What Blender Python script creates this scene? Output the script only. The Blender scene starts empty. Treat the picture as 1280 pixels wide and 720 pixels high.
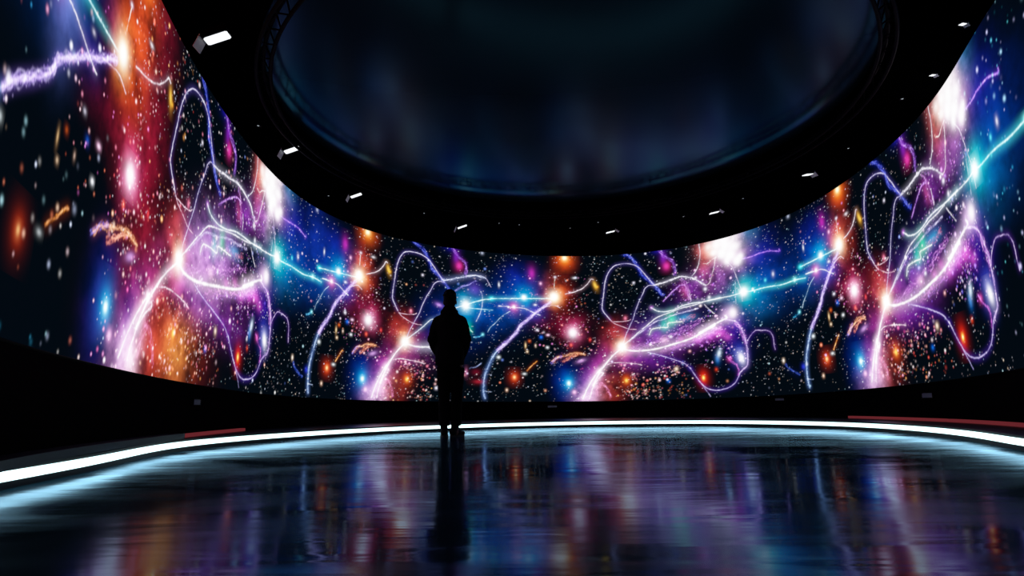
import bpy, bmesh, math, random
import numpy as np
from mathutils import Vector, Matrix

# An oval immersive hall: a tall curved LED video wall around a polished floor with a glowing rim.
SC = 4.87                      # metres per plan unit
TILT = 0.03245                 # the video wall and ceiling lean a little against the floor
CAM_H = 0.0695 * SC
PLAN_C = (0.1582, 1.3617)
FOUR = [0.21362, 0.03726, -0.06817, 0.00653, 0.02162, 0.00868, -0.01823, 0.00776]
Z_TOP = 0.69906
F_PX = 775.855
rng = np.random.default_rng(7)
random.seed(7)
col = bpy.context.scene.collection

# ------------------------------------------------------------------ helpers
def tag(o, label=None, cat=None, group=None, kind=None):
    if label: o['label'] = label
    if cat: o['category'] = cat
    if group: o['group'] = group
    if kind: o['kind'] = kind
    return o

def empty(name, loc=(0, 0, 0), rot=(0, 0, 0)):
    o = bpy.data.objects.new(name, None); col.objects.link(o)
    o.location = loc; o.rotation_euler = rot; o.empty_display_size = .2
    return o

def link(name, me, mats, parent=None, smooth=True):
    for m in (mats if isinstance(mats, (list, tuple)) else [mats]): me.materials.append(m)
    if smooth:
        me.polygons.foreach_set('use_smooth', [True] * len(me.polygons))
    o = bpy.data.objects.new(name, me); col.objects.link(o)
    if parent: o.parent = parent
    return o

def from_bm(name, bm, mat, parent=None, smooth=False):
    bmesh.ops.recalc_face_normals(bm, faces=bm.faces)
    me = bpy.data.meshes.new(name); bm.to_mesh(me); bm.free()
    return link(name, me, mat, parent, smooth)

def pydata(name, v, f, mat, parent=None, smooth=True):
    me = bpy.data.meshes.new(name); me.from_pydata([tuple(map(float, a)) for a in v], [], f); me.update()
    return link(name, me, mat, parent, smooth)

def principled(name, base, rough=.5, spec=.5, metal=0.0):
    m = bpy.data.materials.new(name); m.use_nodes = True
    b = m.node_tree.nodes['Principled BSDF']
    b.inputs['Base Color'].default_value = (*base, 1); b.inputs['Roughness'].default_value = rough
    b.inputs['Specular IOR Level'].default_value = spec; b.inputs['Metallic'].default_value = metal
    return m

def noisy(name, base, base2, scale, rough=.5, spec=.5, bump=.1, stretch=(1, 1, 1), metal=0.0, bdist=.01):
    m = principled(name, base, rough, spec, metal); nt = m.node_tree; N = nt.nodes; L = nt.links
    b = N['Principled BSDF']; tc = N.new('ShaderNodeTexCoord'); mp = N.new('ShaderNodeMapping')
    mp.inputs['Scale'].default_value = stretch; n = N.new('ShaderNodeTexNoise')
    n.inputs['Scale'].default_value = scale; n.inputs['Detail'].default_value = 5
    L.new(tc.outputs['Object'], mp.inputs['Vector']); L.new(mp.outputs['Vector'], n.inputs['Vector'])
    r = N.new('ShaderNodeValToRGB'); r.color_ramp.elements[0].position = .35; r.color_ramp.elements[1].position = .65
    r.color_ramp.elements[0].color = (*base, 1); r.color_ramp.elements[1].color = (*base2, 1)
    L.new(n.outputs['Fac'], r.inputs['Fac']); L.new(r.outputs['Color'], b.inputs['Base Color'])
    bp = N.new('ShaderNodeBump'); bp.inputs['Strength'].default_value = bump; bp.inputs['Distance'].default_value = bdist
    L.new(n.outputs['Fac'], bp.inputs['Height']); L.new(bp.outputs['Normal'], b.inputs['Normal'])
    return m

def emitter(name, c, s):
    m = bpy.data.materials.new(name); m.use_nodes = True; nt = m.node_tree; nt.nodes.clear()
    e = nt.nodes.new('ShaderNodeEmission'); o = nt.nodes.new('ShaderNodeOutputMaterial')
    e.inputs['Color'].default_value = (*c, 1); e.inputs['Strength'].default_value = s
    nt.links.new(e.outputs[0], o.inputs['Surface']); return m

# ------------------------------------------------------------------ plan of the hall
TH = np.linspace(-math.pi, math.pi, 8001)
R_ = 1 + 0 * TH
for i in range(4):
    R_ = R_ + FOUR[2 * i] * np.cos((i + 2) * TH) + FOUR[2 * i + 1] * np.sin((i + 2) * TH)
PX = PLAN_C[0] + R_ * np.sin(TH); PY = PLAN_C[1] + R_ * np.cos(TH)
PS = np.concatenate([[0], np.cumsum(np.hypot(np.diff(PX), np.diff(PY)))]); PS -= np.interp(0, TH, PS)
for a, sgn in ((-2.50, -1), (2.32, 1)):      # the ends run on straight towards the viewer's side
    x0, y0 = np.interp(a, PS, PX), np.interp(a, PS, PY)
    tx, ty = np.interp(a + sgn * .01, PS, PX) - x0, np.interp(a + sgn * .01, PS, PY) - y0
    tx *= .35; l = math.hypot(tx, ty); m = (PS < a) if sgn < 0 else (PS > a)
    PX[m] = x0 + tx / l * np.abs(PS[m] - a); PY[m] = y0 + ty / l * np.abs(PS[m] - a)
S0, S1 = -2.90, 2.70            # the video wall is open behind the viewer

def plan(s, off=0.0):           # off > 0 : outwards
    s = np.asarray(s, float)
    x = np.interp(s, PS, PX); y = np.interp(s, PS, PY)
    e = .004
    tx = np.interp(s + e, PS, PX) - np.interp(s - e, PS, PX); ty = np.interp(s + e, PS, PY) - np.interp(s - e, PS, PY)
    l = np.hypot(tx, ty)
    return x - ty / l * off, y + tx / l * off

CT, ST = math.cos(TILT), math.sin(TILT)
def W3(x, y, z):                # leaning frame -> world metres
    x, y, z = np.broadcast_arrays(x, y, z)
    return np.stack([x * SC, (y * CT + z * ST) * SC, (z * CT - y * ST) * SC + CAM_H], -1)
def z_bottom(s):
    x, y = plan(s); return .09031 + .005477 * (y - 1) - .00298 * x

def band(name, rows, mat, parent=None, smooth=True, closed=False):
    """rows: list of (N,3) arrays swept into a quad strip"""
    n = len(rows[0]); v = np.concatenate(rows); f = []
    for r in range(len(rows) - 1):
        for i in range(n if closed else n - 1):
            j = (i + 1) % n
            f.append((r * n + i, r * n + j, (r + 1) * n + j, (r + 1) * n + i))
    return pydata(name, v, f, mat, parent, smooth)

# ------------------------------------------------------------------ the picture on the video wall
STROKES=[
('X',[(0.2557,0.4239),(0.2357,0.462),(0.2339,0.4854),(0.2399,0.5367),(0.2466,0.5883),(0.2579,0.6258),(0.2754,0.6508),(0.3034,0.6582),(0.3352,0.6558),(0.3662,0.6411),(0.3874,0.6154),(0.4081,0.5852),(0.4268,0.56)],0.0018,(165,145,255),1.3,0,0.25),
('X',[(0.2481,0.4382),(0.2557,0.4239),(0.2666,0.4095),(0.2857,0.3969),(0.3157,0.384),(0.3466,0.38)],0.0016,(255,140,190),0.8,0,0.2),
('X',[(0.2604,0.4167),(0.2863,0.4152),(0.3176,0.4182),(0.3268,0.4237)],0.0014,(255,150,200),0.8,0.0,0),
('X',[(0.3058,0.7037),(0.3324,0.6871),(0.354,0.6661),(0.3705,0.636),(0.382,0.6018),(0.4036,0.5856),(0.4287,0.5551),(0.4492,0.5253),(0.4661,0.5097)],0.0022,(50,70,235),0.9,0.006,0.5),
('X',[(0.4288,0.5561),(0.4064,0.5574),(0.3899,0.5449),(0.3795,0.5225),(0.362,0.4914),(0.3465,0.4556),(0.3358,0.4241),(0.3157,0.384),(0.3006,0.3528),(0.2901,0.3215)],0.0016,(165,145,255),1.1,0,0.2),
('Q',[(0.4266,0.5577),(0.4652,0.5627),(0.5019,0.572),(0.5385,0.5784),(0.5652,0.5721),(0.5959,0.5583),(0.6215,0.5384),(0.6365,0.5271)],0.0026,(235,230,255),1.3,0.003,0.4),
('T',[(-0.4649,0.5635),(-0.4245,0.5701),(-0.3769,0.5854),(-0.3292,0.5962),(-0.3054,0.5964),(-0.2745,0.5906)],0.003,(190,200,255),1.3,0.003,0.5),
('T',[(-0.2745,0.5906),(-0.2627,0.573),(-0.251,0.5531)],0.0014,(165,145,255),0.6,0.0,0),
('Q',[(0.6365,0.5271),(0.6535,0.5375),(0.6654,0.5664),(0.6777,0.5995),(0.6856,0.6335)],0.0018,(255,215,240),1.0,0,0.2),
('Q',[(0.6219,0.715),(0.6228,0.6873),(0.624,0.6642),(0.6178,0.629),(0.6035,0.5954),(0.5835,0.5738)],0.0017,(235,230,255),1.1,0,0.2),
('Q',[(0.6329,0.6172),(0.651,0.6128),(0.6683,0.6237),(0.6899,0.6303)],0.002,(255,200,190),0.9,0.0,0),
('X',[(0.4567,0.7066),(0.4729,0.676),(0.4944,0.6589),(0.5115,0.6423),(0.5162,0.6138),(0.5119,0.5867)],0.0022,(150,80,230),0.8,0.006,0.3),
('Q',[(0.4096,0.4656),(0.4224,0.4567),(0.4352,0.4488),(0.466,0.4437),(0.502,0.4491),(0.5385,0.4607),(0.5747,0.4651),(0.6198,0.4656),(0.6896,0.4703),(0.6399,0.4667),(0.695,0.4689),(0.7557,0.4714),(0.7894,0.4778)],0.0024,(210,240,255),1.3,0,0.5),
('Q',[(0.7894,0.4778),(0.8175,0.4724),(0.8858,0.473),(0.9603,0.467),(1.0176,0.4695),(1.0698,0.4648)],0.0026,(110,240,240),1.4,0.001,1.0),
('Q',[(1.072,0.4774),(1.1096,0.4756)],0.0018,(60,225,225),1.2,0,0.4),
('Q',[(0.2898,0.317),(0.3176,0.3384),(0.3548,0.3682),(0.3919,0.3954),(0.429,0.422),(0.4744,0.4361),(0.5288,0.4506),(0.574,0.4563),(0.6196,0.4634)],0.0024,(235,230,255),1.0,0.001,0.4),
('Q',[(0.3129,0.3341),(0.3636,0.3677),(0.419,0.4047),(0.455,0.4131),(0.5095,0.4303),(0.5545,0.4365),(0.5998,0.4419)],0.0016,(190,180,240),0.7,0.003,0.3),
('T',[(-0.6099,0.321),(-0.5867,0.3374),(-0.5449,0.3701),(-0.5078,0.403),(-0.4797,0.4109),(-0.4423,0.44),(-0.4048,0.4584),(-0.36,0.4729)],0.0022,(190,220,255),1.2,0,0.5),
('Q',[(0.2855,0.3082),(0.3152,0.2957),(0.3724,0.293),(0.4298,0.2986),(0.4921,0.312),(0.5547,0.3264),(0.6096,0.347),(0.6562,0.3674),(0.5935,0.3452),(0.6398,0.3651),(0.6867,0.3827),(0.7102,0.3901),(0.702,0.4008)],0.0042,(255,235,250),1.5,0.001,0.8),
('Q',[(0.4375,0.2826),(0.4913,0.301),(0.545,0.3142),(0.5988,0.3244),(0.6539,0.3421),(0.5918,0.3251),(0.6379,0.3439),(0.6844,0.3596)],0.0035,(200,90,200),0.6,0.01,0.5),
('Q',[(0.7006,0.3851),(0.7273,0.3771),(0.7491,0.3657),(0.765,0.3407),(0.7755,0.3106),(0.7797,0.2857),(0.7803,0.2492),(0.7758,0.2095),(0.7583,0.195),(0.7436,0.1841)],0.0024,(200,160,255),1.0,0.003,0.4),
('Q',[(0.7436,0.1841),(0.7326,0.1647),(0.7172,0.1456),(0.6892,0.131),(0.649,0.1242),(0.6189,0.1286),(0.5981,0.14),(0.5822,0.1576),(0.563,0.1882),(0.5477,0.2147),(0.55,0.2103),(0.5256,0.2333),(0.4791,0.2537),(0.428,0.2722),(0.3851,0.2856)],0.002,(140,95,245),1.0,0.001,0.4),
('Q',[(0.5898,0.1446),(0.6053,0.123),(0.6187,0.1018)],0.0014,(110,80,220),0.8,0.0,0),
('Q',[(0.6959,0.2453),(0.7161,0.2229),(0.7331,0.2132),(0.7381,0.1966),(0.7334,0.1727)],0.0022,(190,80,200),0.8,0.003,0.3),
('Q',[(0.782,0.2854),(0.7934,0.3043),(0.8192,0.3252),(0.8475,0.3244),(0.8801,0.3166),(0.8941,0.2951),(0.8953,0.2677),(0.8975,0.2481)],0.0017,(160,90,240),0.9,0.001,0.3),
('X',[(0.2855,0.3082),(0.2552,0.2735),(0.2279,0.2296),(0.2106,0.1945),(0.1966,0.1593),(0.2186,0.221),(0.1947,0.1815),(0.1774,0.1421),(0.165,0.1063)],0.003,(255,235,250),1.5,0.001,1.0),
('X',[(0.2451,0.2604),(0.2144,0.2122),(0.2278,0.2073),(0.2041,0.1724),(0.1917,0.1374),(0.1843,0.1059)],0.0018,(255,215,235),1.0,0.003,0.3),
('X',[(0.2413,0.2426),(0.2608,0.2486),(0.2949,0.2472),(0.3386,0.2411),(0.3602,0.2357)],0.0018,(255,190,225),0.9,0.001,0.3),
('Q',[(0.7935,0.6),(0.8325,0.5991),(0.8725,0.6016),(0.9228,0.5986),(0.9623,0.5858),(0.9644,0.5933)],0.002,(150,90,250),1.0,0.002,0.4),
('Q',[(0.7274,0.6085),(0.7526,0.5769),(0.7634,0.5445),(0.7738,0.5083),(0.7804,0.4816),(0.7805,0.4396)],0.0016,(220,190,255),0.9,0,0.2),
('Q',[(0.7584,0.5198),(0.7554,0.4693),(0.7519,0.4361)],0.0014,(190,200,255),0.6,0.0,0),
('Q',[(0.3961,0.3553),(0.4087,0.3762),(0.4423,0.381),(0.4708,0.38),(0.4727,0.396),(0.4958,0.3977),(0.5313,0.3972)],0.0022,(225,255,225),1.2,0.001,0.6),
('Q',[(0.4599,0.4852),(0.4838,0.5077),(0.5077,0.5277),(0.5313,0.5429),(0.5538,0.5421)],0.0018,(180,110,240),0.8,0.002,0.2),
('Q',[(0.5678,0.5197),(0.5705,0.4969),(0.5713,0.4789)],0.0012,(235,230,255),0.7,0.0,0),
('Q',[(0.6233,0.4541),(0.6438,0.4294),(0.6603,0.412)],0.002,(225,210,255),0.9,0.0,0),
('Q',[(0.6904,0.3462),(0.6443,0.3346),(0.5895,0.3188),(0.5265,0.3027),(0.4732,0.2927)],0.003,(150,60,200),0.6,0.012,0.3),
('Q',[(0.3111,0.3003),(0.3734,0.3108),(0.4407,0.3312),(0.5038,0.3529),(0.5585,0.3742),(0.6048,0.3953)],0.0016,(200,110,220),0.7,0.012,0.2),
('Q',[(0.5656,0.3299),(0.6213,0.3398),(0.6651,0.3485),(0.6889,0.3562)],0.0016,(230,120,220),0.7,0.01,0.2),
('Q',[(0.512,0.3979),(0.5546,0.4078),(0.5846,0.4173)],0.0016,(200,60,90),0.6,0.008,0.2),
('Q',[(0.5379,0.5716),(0.5539,0.5443),(0.5604,0.5118),(0.5669,0.4795)],0.0016,(200,120,220),0.6,0.008,0.2),
('Q',[(0.7446,0.3705),(0.7612,0.3465),(0.7718,0.3115),(0.7784,0.2835)],0.0018,(210,120,235),0.8,0.008,0.3),
('X',[(0.2234,0.1719),(0.2097,0.1458),(0.2055,0.1151)],0.0016,(240,100,160),0.6,0.006,0.2),
('X',[(0.2131,0.1722),(0.2289,0.1629),(0.2408,0.1361),(0.2462,0.1097)],0.0016,(240,110,170),0.6,0.006,0.2),
('Q',[(0.9337,0.1966),(0.9458,0.1805),(0.9703,0.1654),(0.9932,0.1554)],0.0028,(20,60,170),0.8,0.003,0.3),
('P',[(-0.0991,0.5071),(-0.0449,0.511),(0.0064,0.514),(0.0903,0.5168)],0.0024,(120,240,245),1.3,0,0.7),
('P',[(-0.0766,0.4768),(-0.0487,0.4786),(-0.0279,0.4752),(-0.001,0.4743),(0.0197,0.4659),(0.0403,0.4528),(0.0559,0.4463)],0.002,(225,210,255),1.1,0,0.3),
('P',[(0.0616,0.4765),(0.0757,0.4824),(0.0966,0.4889),(0.1143,0.4774)],0.0018,(255,180,220),0.9,0.0,0),
('P',[(0.103,0.6045),(0.0996,0.5617)],0.0014,(255,235,210),1.0,0.0,0),
('P',[(0.1263,0.5361),(0.1525,0.5455),(0.1764,0.5593),(0.1937,0.5802),(0.2043,0.5989),(0.2116,0.5963)],0.0021,(255,215,235),1.1,0,0.25),
('P',[(0.09,0.5051),(0.0616,0.4765),(0.0333,0.448),(0.0049,0.4149),(-0.0121,0.3938),(-0.019,0.3741),(-0.0397,0.3463),(-0.0641,0.3186),(-0.0814,0.2959)],0.0018,(170,140,245),0.9,0.006,0.7),
('P',[(0.09,0.5051),(0.0616,0.4765),(0.0333,0.448),(0.0049,0.4149),(-0.0121,0.3938),(-0.019,0.3741),(-0.0397,0.3463),(-0.0641,0.3186),(-0.0814,0.2959)],0.0016,(200,180,255),0.7,0.008,0.1),
('P',[(0.09,0.5051),(0.0616,0.4765),(0.0333,0.448),(0.0049,0.4149),(-0.0121,0.3938),(-0.019,0.3741),(-0.0397,0.3463),(-0.0641,0.3186),(-0.0814,0.2959)],0.0016,(150,110,235),0.8,0.005,0.1),
('P',[(-0.0814,0.2959),(-0.0918,0.2779),(-0.1057,0.2425),(-0.1178,0.2075),(-0.123,0.173),(-0.1238,0.1389),(-0.1199,0.1084)],0.002,(150,185,255),1.0,0.003,0.9),
('P',[(-0.1215,0.1389),(-0.1096,0.1369),(-0.0978,0.1357)],0.0014,(120,170,255),0.8,0.0,0),
('P',[(-0.0385,0.4586),(-0.063,0.439),(-0.0841,0.4107),(-0.1015,0.3895),(-0.1102,0.3698)],0.0014,(120,200,255),0.8,0.0015,0.2),
('P',[(-0.1258,0.36),(-0.1396,0.3504),(-0.1569,0.3471)],0.0026,(40,160,220),0.8,0.002,0.3),
('P',[(0.088,0.2544),(0.1038,0.2723),(0.1199,0.279),(0.1457,0.29),(0.1783,0.2849)],0.0018,(255,150,90),0.9,0.005,0.3),
('P',[(0.0845,0.2499),(0.0984,0.2678),(0.1146,0.2813)],0.0018,(120,110,240),0.9,0.004,0.2),
('P',[(0.1142,0.2565),(0.1303,0.2699),(0.1488,0.2831),(0.1621,0.2906)],0.0018,(255,120,80),0.9,0.005,0.2),
('P',[(0.0089,0.2184),(0.0228,0.2362),(0.0333,0.2497),(0.042,0.2586)],0.002,(240,130,40),1.0,0.002,0.2),
('T',[(-0.36,0.4729),(-0.3294,0.4863),(-0.2821,0.5008),(-0.2537,0.5039)],0.003,(130,240,245),1.2,0,0.6),
('T',[(-0.36,0.4626),(-0.3058,0.4618),(-0.2446,0.4598)],0.002,(80,210,240),1.0,0,0.5),
('T',[(-0.2961,0.5339),(-0.2891,0.5117),(-0.2917,0.4662),(-0.3059,0.4295),(-0.3163,0.4102)],0.0019,(170,190,255),0.9,0.001,0.3),
('T',[(-0.4052,0.5272),(-0.3768,0.5455),(-0.3483,0.5571),(-0.315,0.5759)],0.0018,(140,130,250),0.8,0.003,0.2),
('T',[(-0.619,0.308),(-0.5623,0.2977),(-0.5016,0.3016),(-0.4597,0.3082)],0.004,(235,235,255),1.4,0.001,0.8),
('T',[(-0.5155,0.2965),(-0.4873,0.2856),(-0.4594,0.2786)],0.0018,(200,190,255),0.8,0,0.2),
('T',[(-0.3482,0.3881),(-0.3388,0.3732),(-0.3295,0.367)],0.0025,(60,230,180),0.9,0.001,0.5),
('T',[(-0.3434,0.2275),(-0.3157,0.2326),(-0.2926,0.2461)],0.0014,(120,140,200),0.6,0.002,0),
]
GLOWS=[
('X',0.4834,0.6301,0.01,0.012,(255,60,160),0.9,0),
('X',0.4723,0.6667,0.01,0.02,(130,40,190),0.6,0),
('X',0.4519,0.7026,0.02,0.012,(40,30,170),0.5,0),
('X',0.3465,0.5743,0.004,0.004,(235,230,255),1.2,0),
('Q',0.4117,0.4645,0.006,0.006,(190,70,220),1.0,0),
('Q',0.4874,0.4117,0.014,0.022,(0,230,120),1.0,0),
('Q',0.458,0.3901,0.012,0.02,(0,190,150),0.8,0),
('Q',0.5392,0.4116,0.03,0.012,(0,150,200),0.9,0),
('Q',0.5493,0.5133,0.012,0.022,(200,80,110),0.6,0.3),
('Q',0.5569,0.3413,0.012,0.01,(225,90,200),0.5,0),
('Q',0.5872,0.3185,0.012,0.01,(225,90,200),0.5,0),
('Q',0.6361,0.3271,0.012,0.01,(225,90,200),0.5,0),
('Q',0.6861,0.3342,0.012,0.01,(225,90,200),0.5,0),
('Q',0.5206,0.3284,0.012,0.01,(225,90,200),0.5,0),
('Q',0.7061,0.3177,0.012,0.01,(225,90,200),0.5,0),
('X',0.2857,0.3127,0.011,0.012,(255,250,240),3.0,0),
('X',0.2842,0.315,0.022,0.026,(255,190,90),1.3,0),
('X',0.2722,0.3406,0.036,0.045,(240,70,55),0.9,0),
('X',0.3058,0.2848,0.06,0.045,(190,70,170),0.55,0),
('X',0.215,0.23,0.028,0.055,(200,60,170),0.5,-0.5),
('X',0.2283,0.1453,0.045,0.05,(220,70,60),0.65,0),
('X',0.1962,0.1461,0.03,0.045,(255,200,230),0.6,-0.4),
('X',0.1734,0.1158,0.035,0.03,(250,190,245),1.1,0),
('X',0.1778,0.1553,0.03,0.06,(120,50,220),0.7,-0.3),
('Q',0.4144,0.333,0.1,0.05,(170,80,180),0.4,0.25),
('Q',0.4528,0.3795,0.1,0.05,(80,60,190),0.5,0.25),
('Q',0.3834,0.259,0.08,0.03,(110,30,170),0.5,-0.15),
('Q',0.4538,0.3303,0.012,0.009,(255,180,220),0.8,0),
('Q',0.481,0.3416,0.005,0.005,(235,230,255),1.2,0),
('Q',0.6287,0.3406,0.09,0.025,(150,50,190),0.6,0.3),
('Q',0.7282,0.3414,0.05,0.06,(55,20,170),0.6,0),
('Q',0.6687,0.3361,0.012,0.01,(230,90,190),0.8,0),
('Q',0.7288,0.67,0.022,0.03,(255,248,250),2.6,0),
('Q',0.6917,0.6787,0.014,0.016,(255,240,235),1.6,0),
('Q',0.7115,0.6385,0.013,0.014,(255,245,255),1.9,0),
('Q',0.7482,0.6258,0.016,0.014,(255,245,255),2.0,0),
('Q',0.7705,0.6554,0.018,0.016,(255,245,255),1.5,0),
('Q',0.774,0.5981,0.013,0.013,(255,245,255),2.2,0),
('Q',0.7601,0.6932,0.024,0.02,(255,245,255),1.5,0),
('Q',0.6796,0.65,0.012,0.01,(255,240,235),1.4,0),
('Q',0.732,0.6075,0.01,0.012,(255,245,255),1.5,0),
('Q',0.79,0.6116,0.01,0.01,(255,245,255),1.4,0),
('Q',0.6587,0.677,0.012,0.014,(255,240,235),0.9,0),
('Q',0.7179,0.7038,0.024,0.018,(255,245,255),1.5,0),
('Q',0.7824,0.6307,0.04,0.045,(225,150,215),0.7,0),
('Q',0.6666,0.6617,0.02,0.03,(255,160,100),0.8,0),
('Q',0.72,0.6765,0.055,0.06,(240,170,200),1.0,0),
('Q',0.638,0.6541,0.022,0.065,(225,75,45),0.85,0),
('Q',0.6779,0.557,0.06,0.045,(190,100,215),0.6,0),
('Q',0.579,0.5181,0.05,0.035,(150,60,190),0.45,0),
('Q',0.7892,0.4757,0.011,0.011,(255,235,245),3.0,0),
('Q',0.7943,0.479,0.032,0.032,(20,230,190),1.1,0),
('Q',0.8159,0.4582,0.075,0.055,(0,130,190),0.8,0),
('Q',0.8894,0.5007,0.1,0.08,(0,60,170),0.6,0),
('Q',0.8248,0.7018,0.035,0.05,(30,140,200),0.7,0),
('Q',0.862,0.598,0.06,0.06,(40,40,190),0.5,0),
('Q',1.0179,0.4714,0.007,0.007,(150,255,250),1.5,0),
('Q',0.8867,0.4992,0.005,0.006,(80,220,240),1.0,0),
('Q',0.9237,0.5131,0.005,0.008,(235,230,255),0.8,0),
('Q',0.6326,0.514,0.006,0.006,(235,230,255),1.3,0),
('Q',0.6455,0.4789,0.005,0.006,(235,230,255),1.2,0),
('Q',0.7363,0.4052,0.012,0.014,(255,235,250),1.8,0),
('Q',0.7167,0.4018,0.02,0.02,(230,170,240),0.7,0),
('Q',0.7536,0.2357,0.008,0.013,(250,245,255),2.0,0.3),
('Q',0.7477,0.2444,0.022,0.03,(70,90,235),0.8,0),
('Q',0.6661,0.2605,0.005,0.01,(200,225,255),1.5,-0.3),
('Q',0.6575,0.2404,0.006,0.012,(30,110,200),0.9,0),
('Q',0.7062,0.2361,0.008,0.008,(220,80,150),0.8,0),
('Q',0.5966,0.1735,0.004,0.006,(255,230,100),2.0,0),
('Q',0.5966,0.1735,0.011,0.017,(240,45,20),1.2,0),
('Q',0.6495,0.2014,0.005,0.006,(210,60,30),0.9,0),
('Q',0.9281,0.2085,0.004,0.006,(255,225,200),1.6,0),
('Q',1.0119,0.1799,0.008,0.009,(40,50,200),0.8,0),
('X',0.2955,0.1762,0.006,0.007,(255,190,80),1.5,0),
('X',0.2956,0.1784,0.013,0.016,(235,80,30),0.9,0),
('X',0.4601,0.1679,0.006,0.006,(20,90,200),0.9,0),
('Q',0.4937,0.2137,0.006,0.007,(255,215,180),1.2,0),
('Q',0.551,0.279,0.004,0.004,(255,170,170),1.2,0),
('X',0.3047,0.4281,0.006,0.008,(255,120,150),0.9,0),
('P',0.1279,0.6913,0.009,0.009,(255,235,170),2.4,0),
('P',0.1284,0.6865,0.018,0.02,(255,130,40),1.2,0),
('P',0.1277,0.6792,0.028,0.03,(220,40,20),0.9,0),
('P',0.0989,0.524,0.012,0.013,(255,250,235),3.0,0),
('P',0.1003,0.524,0.024,0.026,(255,190,90),1.4,0),
('P',0.1033,0.5429,0.034,0.045,(240,90,35),0.9,0),
('P',0.1138,0.5242,0.034,0.048,(200,35,30),0.8,0),
('P',0.0767,0.5329,0.03,0.03,(150,40,110),0.5,0),
('P',0.0047,0.5186,0.008,0.008,(240,255,255),2.8,0),
('P',0.0047,0.5209,0.025,0.026,(0,190,220),1.1,0),
('P',-0.0003,0.5299,0.065,0.06,(0,80,210),0.75,0),
('P',-0.0162,0.6085,0.05,0.04,(30,20,150),0.45,0),
('P',0.0309,0.6209,0.01,0.018,(190,40,160),0.8,0),
('P',-0.0262,0.4776,0.006,0.006,(255,230,240),2.0,0),
('P',-0.0262,0.4776,0.014,0.015,(240,90,150),0.9,0),
('P',-0.0628,0.4618,0.07,0.05,(0,80,170),0.55,0),
('P',-0.0974,0.5072,0.009,0.007,(60,230,240),1.3,0),
('P',0.0405,0.462,0.03,0.025,(90,70,220),0.6,0),
('P',0.1031,0.6083,0.005,0.004,(235,230,255),1.0,0),
('P',0.2152,0.5723,0.005,0.012,(255,180,70),1.3,0.3),
('P',0.2216,0.565,0.005,0.005,(255,160,50),0.8,0),
('P',-0.1258,0.36,0.005,0.005,(120,230,250),1.2,0),
('P',0.1429,0.3742,0.011,0.012,(245,245,255),2.4,0),
('P',0.1446,0.3742,0.024,0.027,(245,110,170),1.0,0),
('P',0.1415,0.3811,0.034,0.04,(180,30,75),0.7,0),
('P',0.1065,0.418,0.08,0.03,(150,20,60),0.35,0),
('P',0.1645,0.259,0.012,0.005,(210,150,235),0.9,0.3),
('P',0.0019,0.2073,0.007,0.004,(220,230,235),1.1,0),
('P',-0.0278,0.1939,0.005,0.006,(255,190,120),1.6,0),
('P',-0.0278,0.1939,0.012,0.014,(235,70,30),1.1,0),
('P',0.1283,0.1695,0.006,0.007,(215,255,255),2.4,0),
('P',0.1283,0.1695,0.015,0.019,(0,170,220),1.1,0),
('P',0.1231,0.174,0.035,0.055,(0,50,180),0.8,0),
('P',0.1415,0.134,0.008,0.008,(255,170,230),1.2,0),
('P',0.007,0.3208,0.003,0.009,(255,200,140),1.3,0),
('P',0.0194,0.3391,0.005,0.005,(190,80,30),1.3,0),
('P',0.0559,0.3556,0.006,0.006,(30,90,210),1.3,0),
('P',0.0774,0.365,0.006,0.004,(255,190,230),1.3,0),
('P',0.0746,0.3141,0.005,0.004,(240,245,255),1.3,0),
('P',-0.0765,0.2718,0.006,0.005,(235,250,255),1.3,0),
('P',0.038,0.3214,0.003,0.005,(230,190,170),1.3,0),
('P',0.0118,0.2962,0.004,0.004,(255,210,170),1.3,0),
('P',-0.0521,0.1437,0.004,0.005,(255,200,170),1.3,0),
('P',0.1932,0.3445,0.004,0.006,(230,60,60),1.3,0),
('P',0.1367,0.3241,0.005,0.006,(250,80,60),1.3,0),
('P',0.0443,0.385,0.005,0.004,(235,230,255),1.3,0),
('P',-0.0731,0.5667,0.003,0.008,(225,235,255),1.3,0),
('P',0.0584,0.5795,0.005,0.006,(255,170,220),1.2,0),
('P',0.0399,0.4889,0.006,0.004,(235,230,255),1.2,0),
('P',0.1541,0.6048,0.008,0.004,(230,225,235),0.9,0),
('P',-0.1265,0.6939,0.006,0.006,(180,190,220),0.7,0),
('T',-0.36,0.4729,0.011,0.012,(255,245,235),2.6,0),
('T',-0.36,0.4729,0.03,0.032,(0,200,210),1.0,0),
('T',-0.3435,0.4718,0.05,0.045,(0,110,200),0.8,0),
('T',-0.2918,0.4482,0.11,0.07,(0,55,150),0.6,0),
('T',-0.4233,0.4218,0.07,0.06,(20,50,170),0.5,0),
('T',-0.4415,0.3563,0.08,0.06,(10,50,150),0.5,0),
('T',-0.3246,0.5364,0.022,0.022,(110,60,200),0.6,0),
('T',-0.4733,0.4648,0.01,0.005,(190,130,240),1.0,-0.3),
('T',-0.3482,0.3881,0.012,0.02,(0,170,110),0.7,0),
('T',-0.3158,0.2111,0.014,0.009,(110,15,35),0.6,0),
('T',-0.3067,0.1749,0.016,0.006,(180,40,55),0.6,0),
('T',-0.3572,0.2101,0.004,0.01,(220,120,170),0.7,0),
('T',-0.4809,0.1478,0.005,0.005,(235,230,255),1.3,0),
('T',-2.0296,0.4426,0.05,0.22,(160,28,55),0.62,0),
('T',-2.1208,0.5988,0.045,0.1,(240,80,40),1.0,0),
('T',-1.7369,0.3328,0.07,0.06,(230,170,235),0.7,0),
('T',-1.8152,0.1519,0.05,0.045,(245,150,70),0.8,0),
('T',-2.0027,0.1098,0.022,0.045,(255,215,235),0.9,0),
('T',-1.6242,0.3536,0.05,0.05,(220,150,235),0.6,0),
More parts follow.
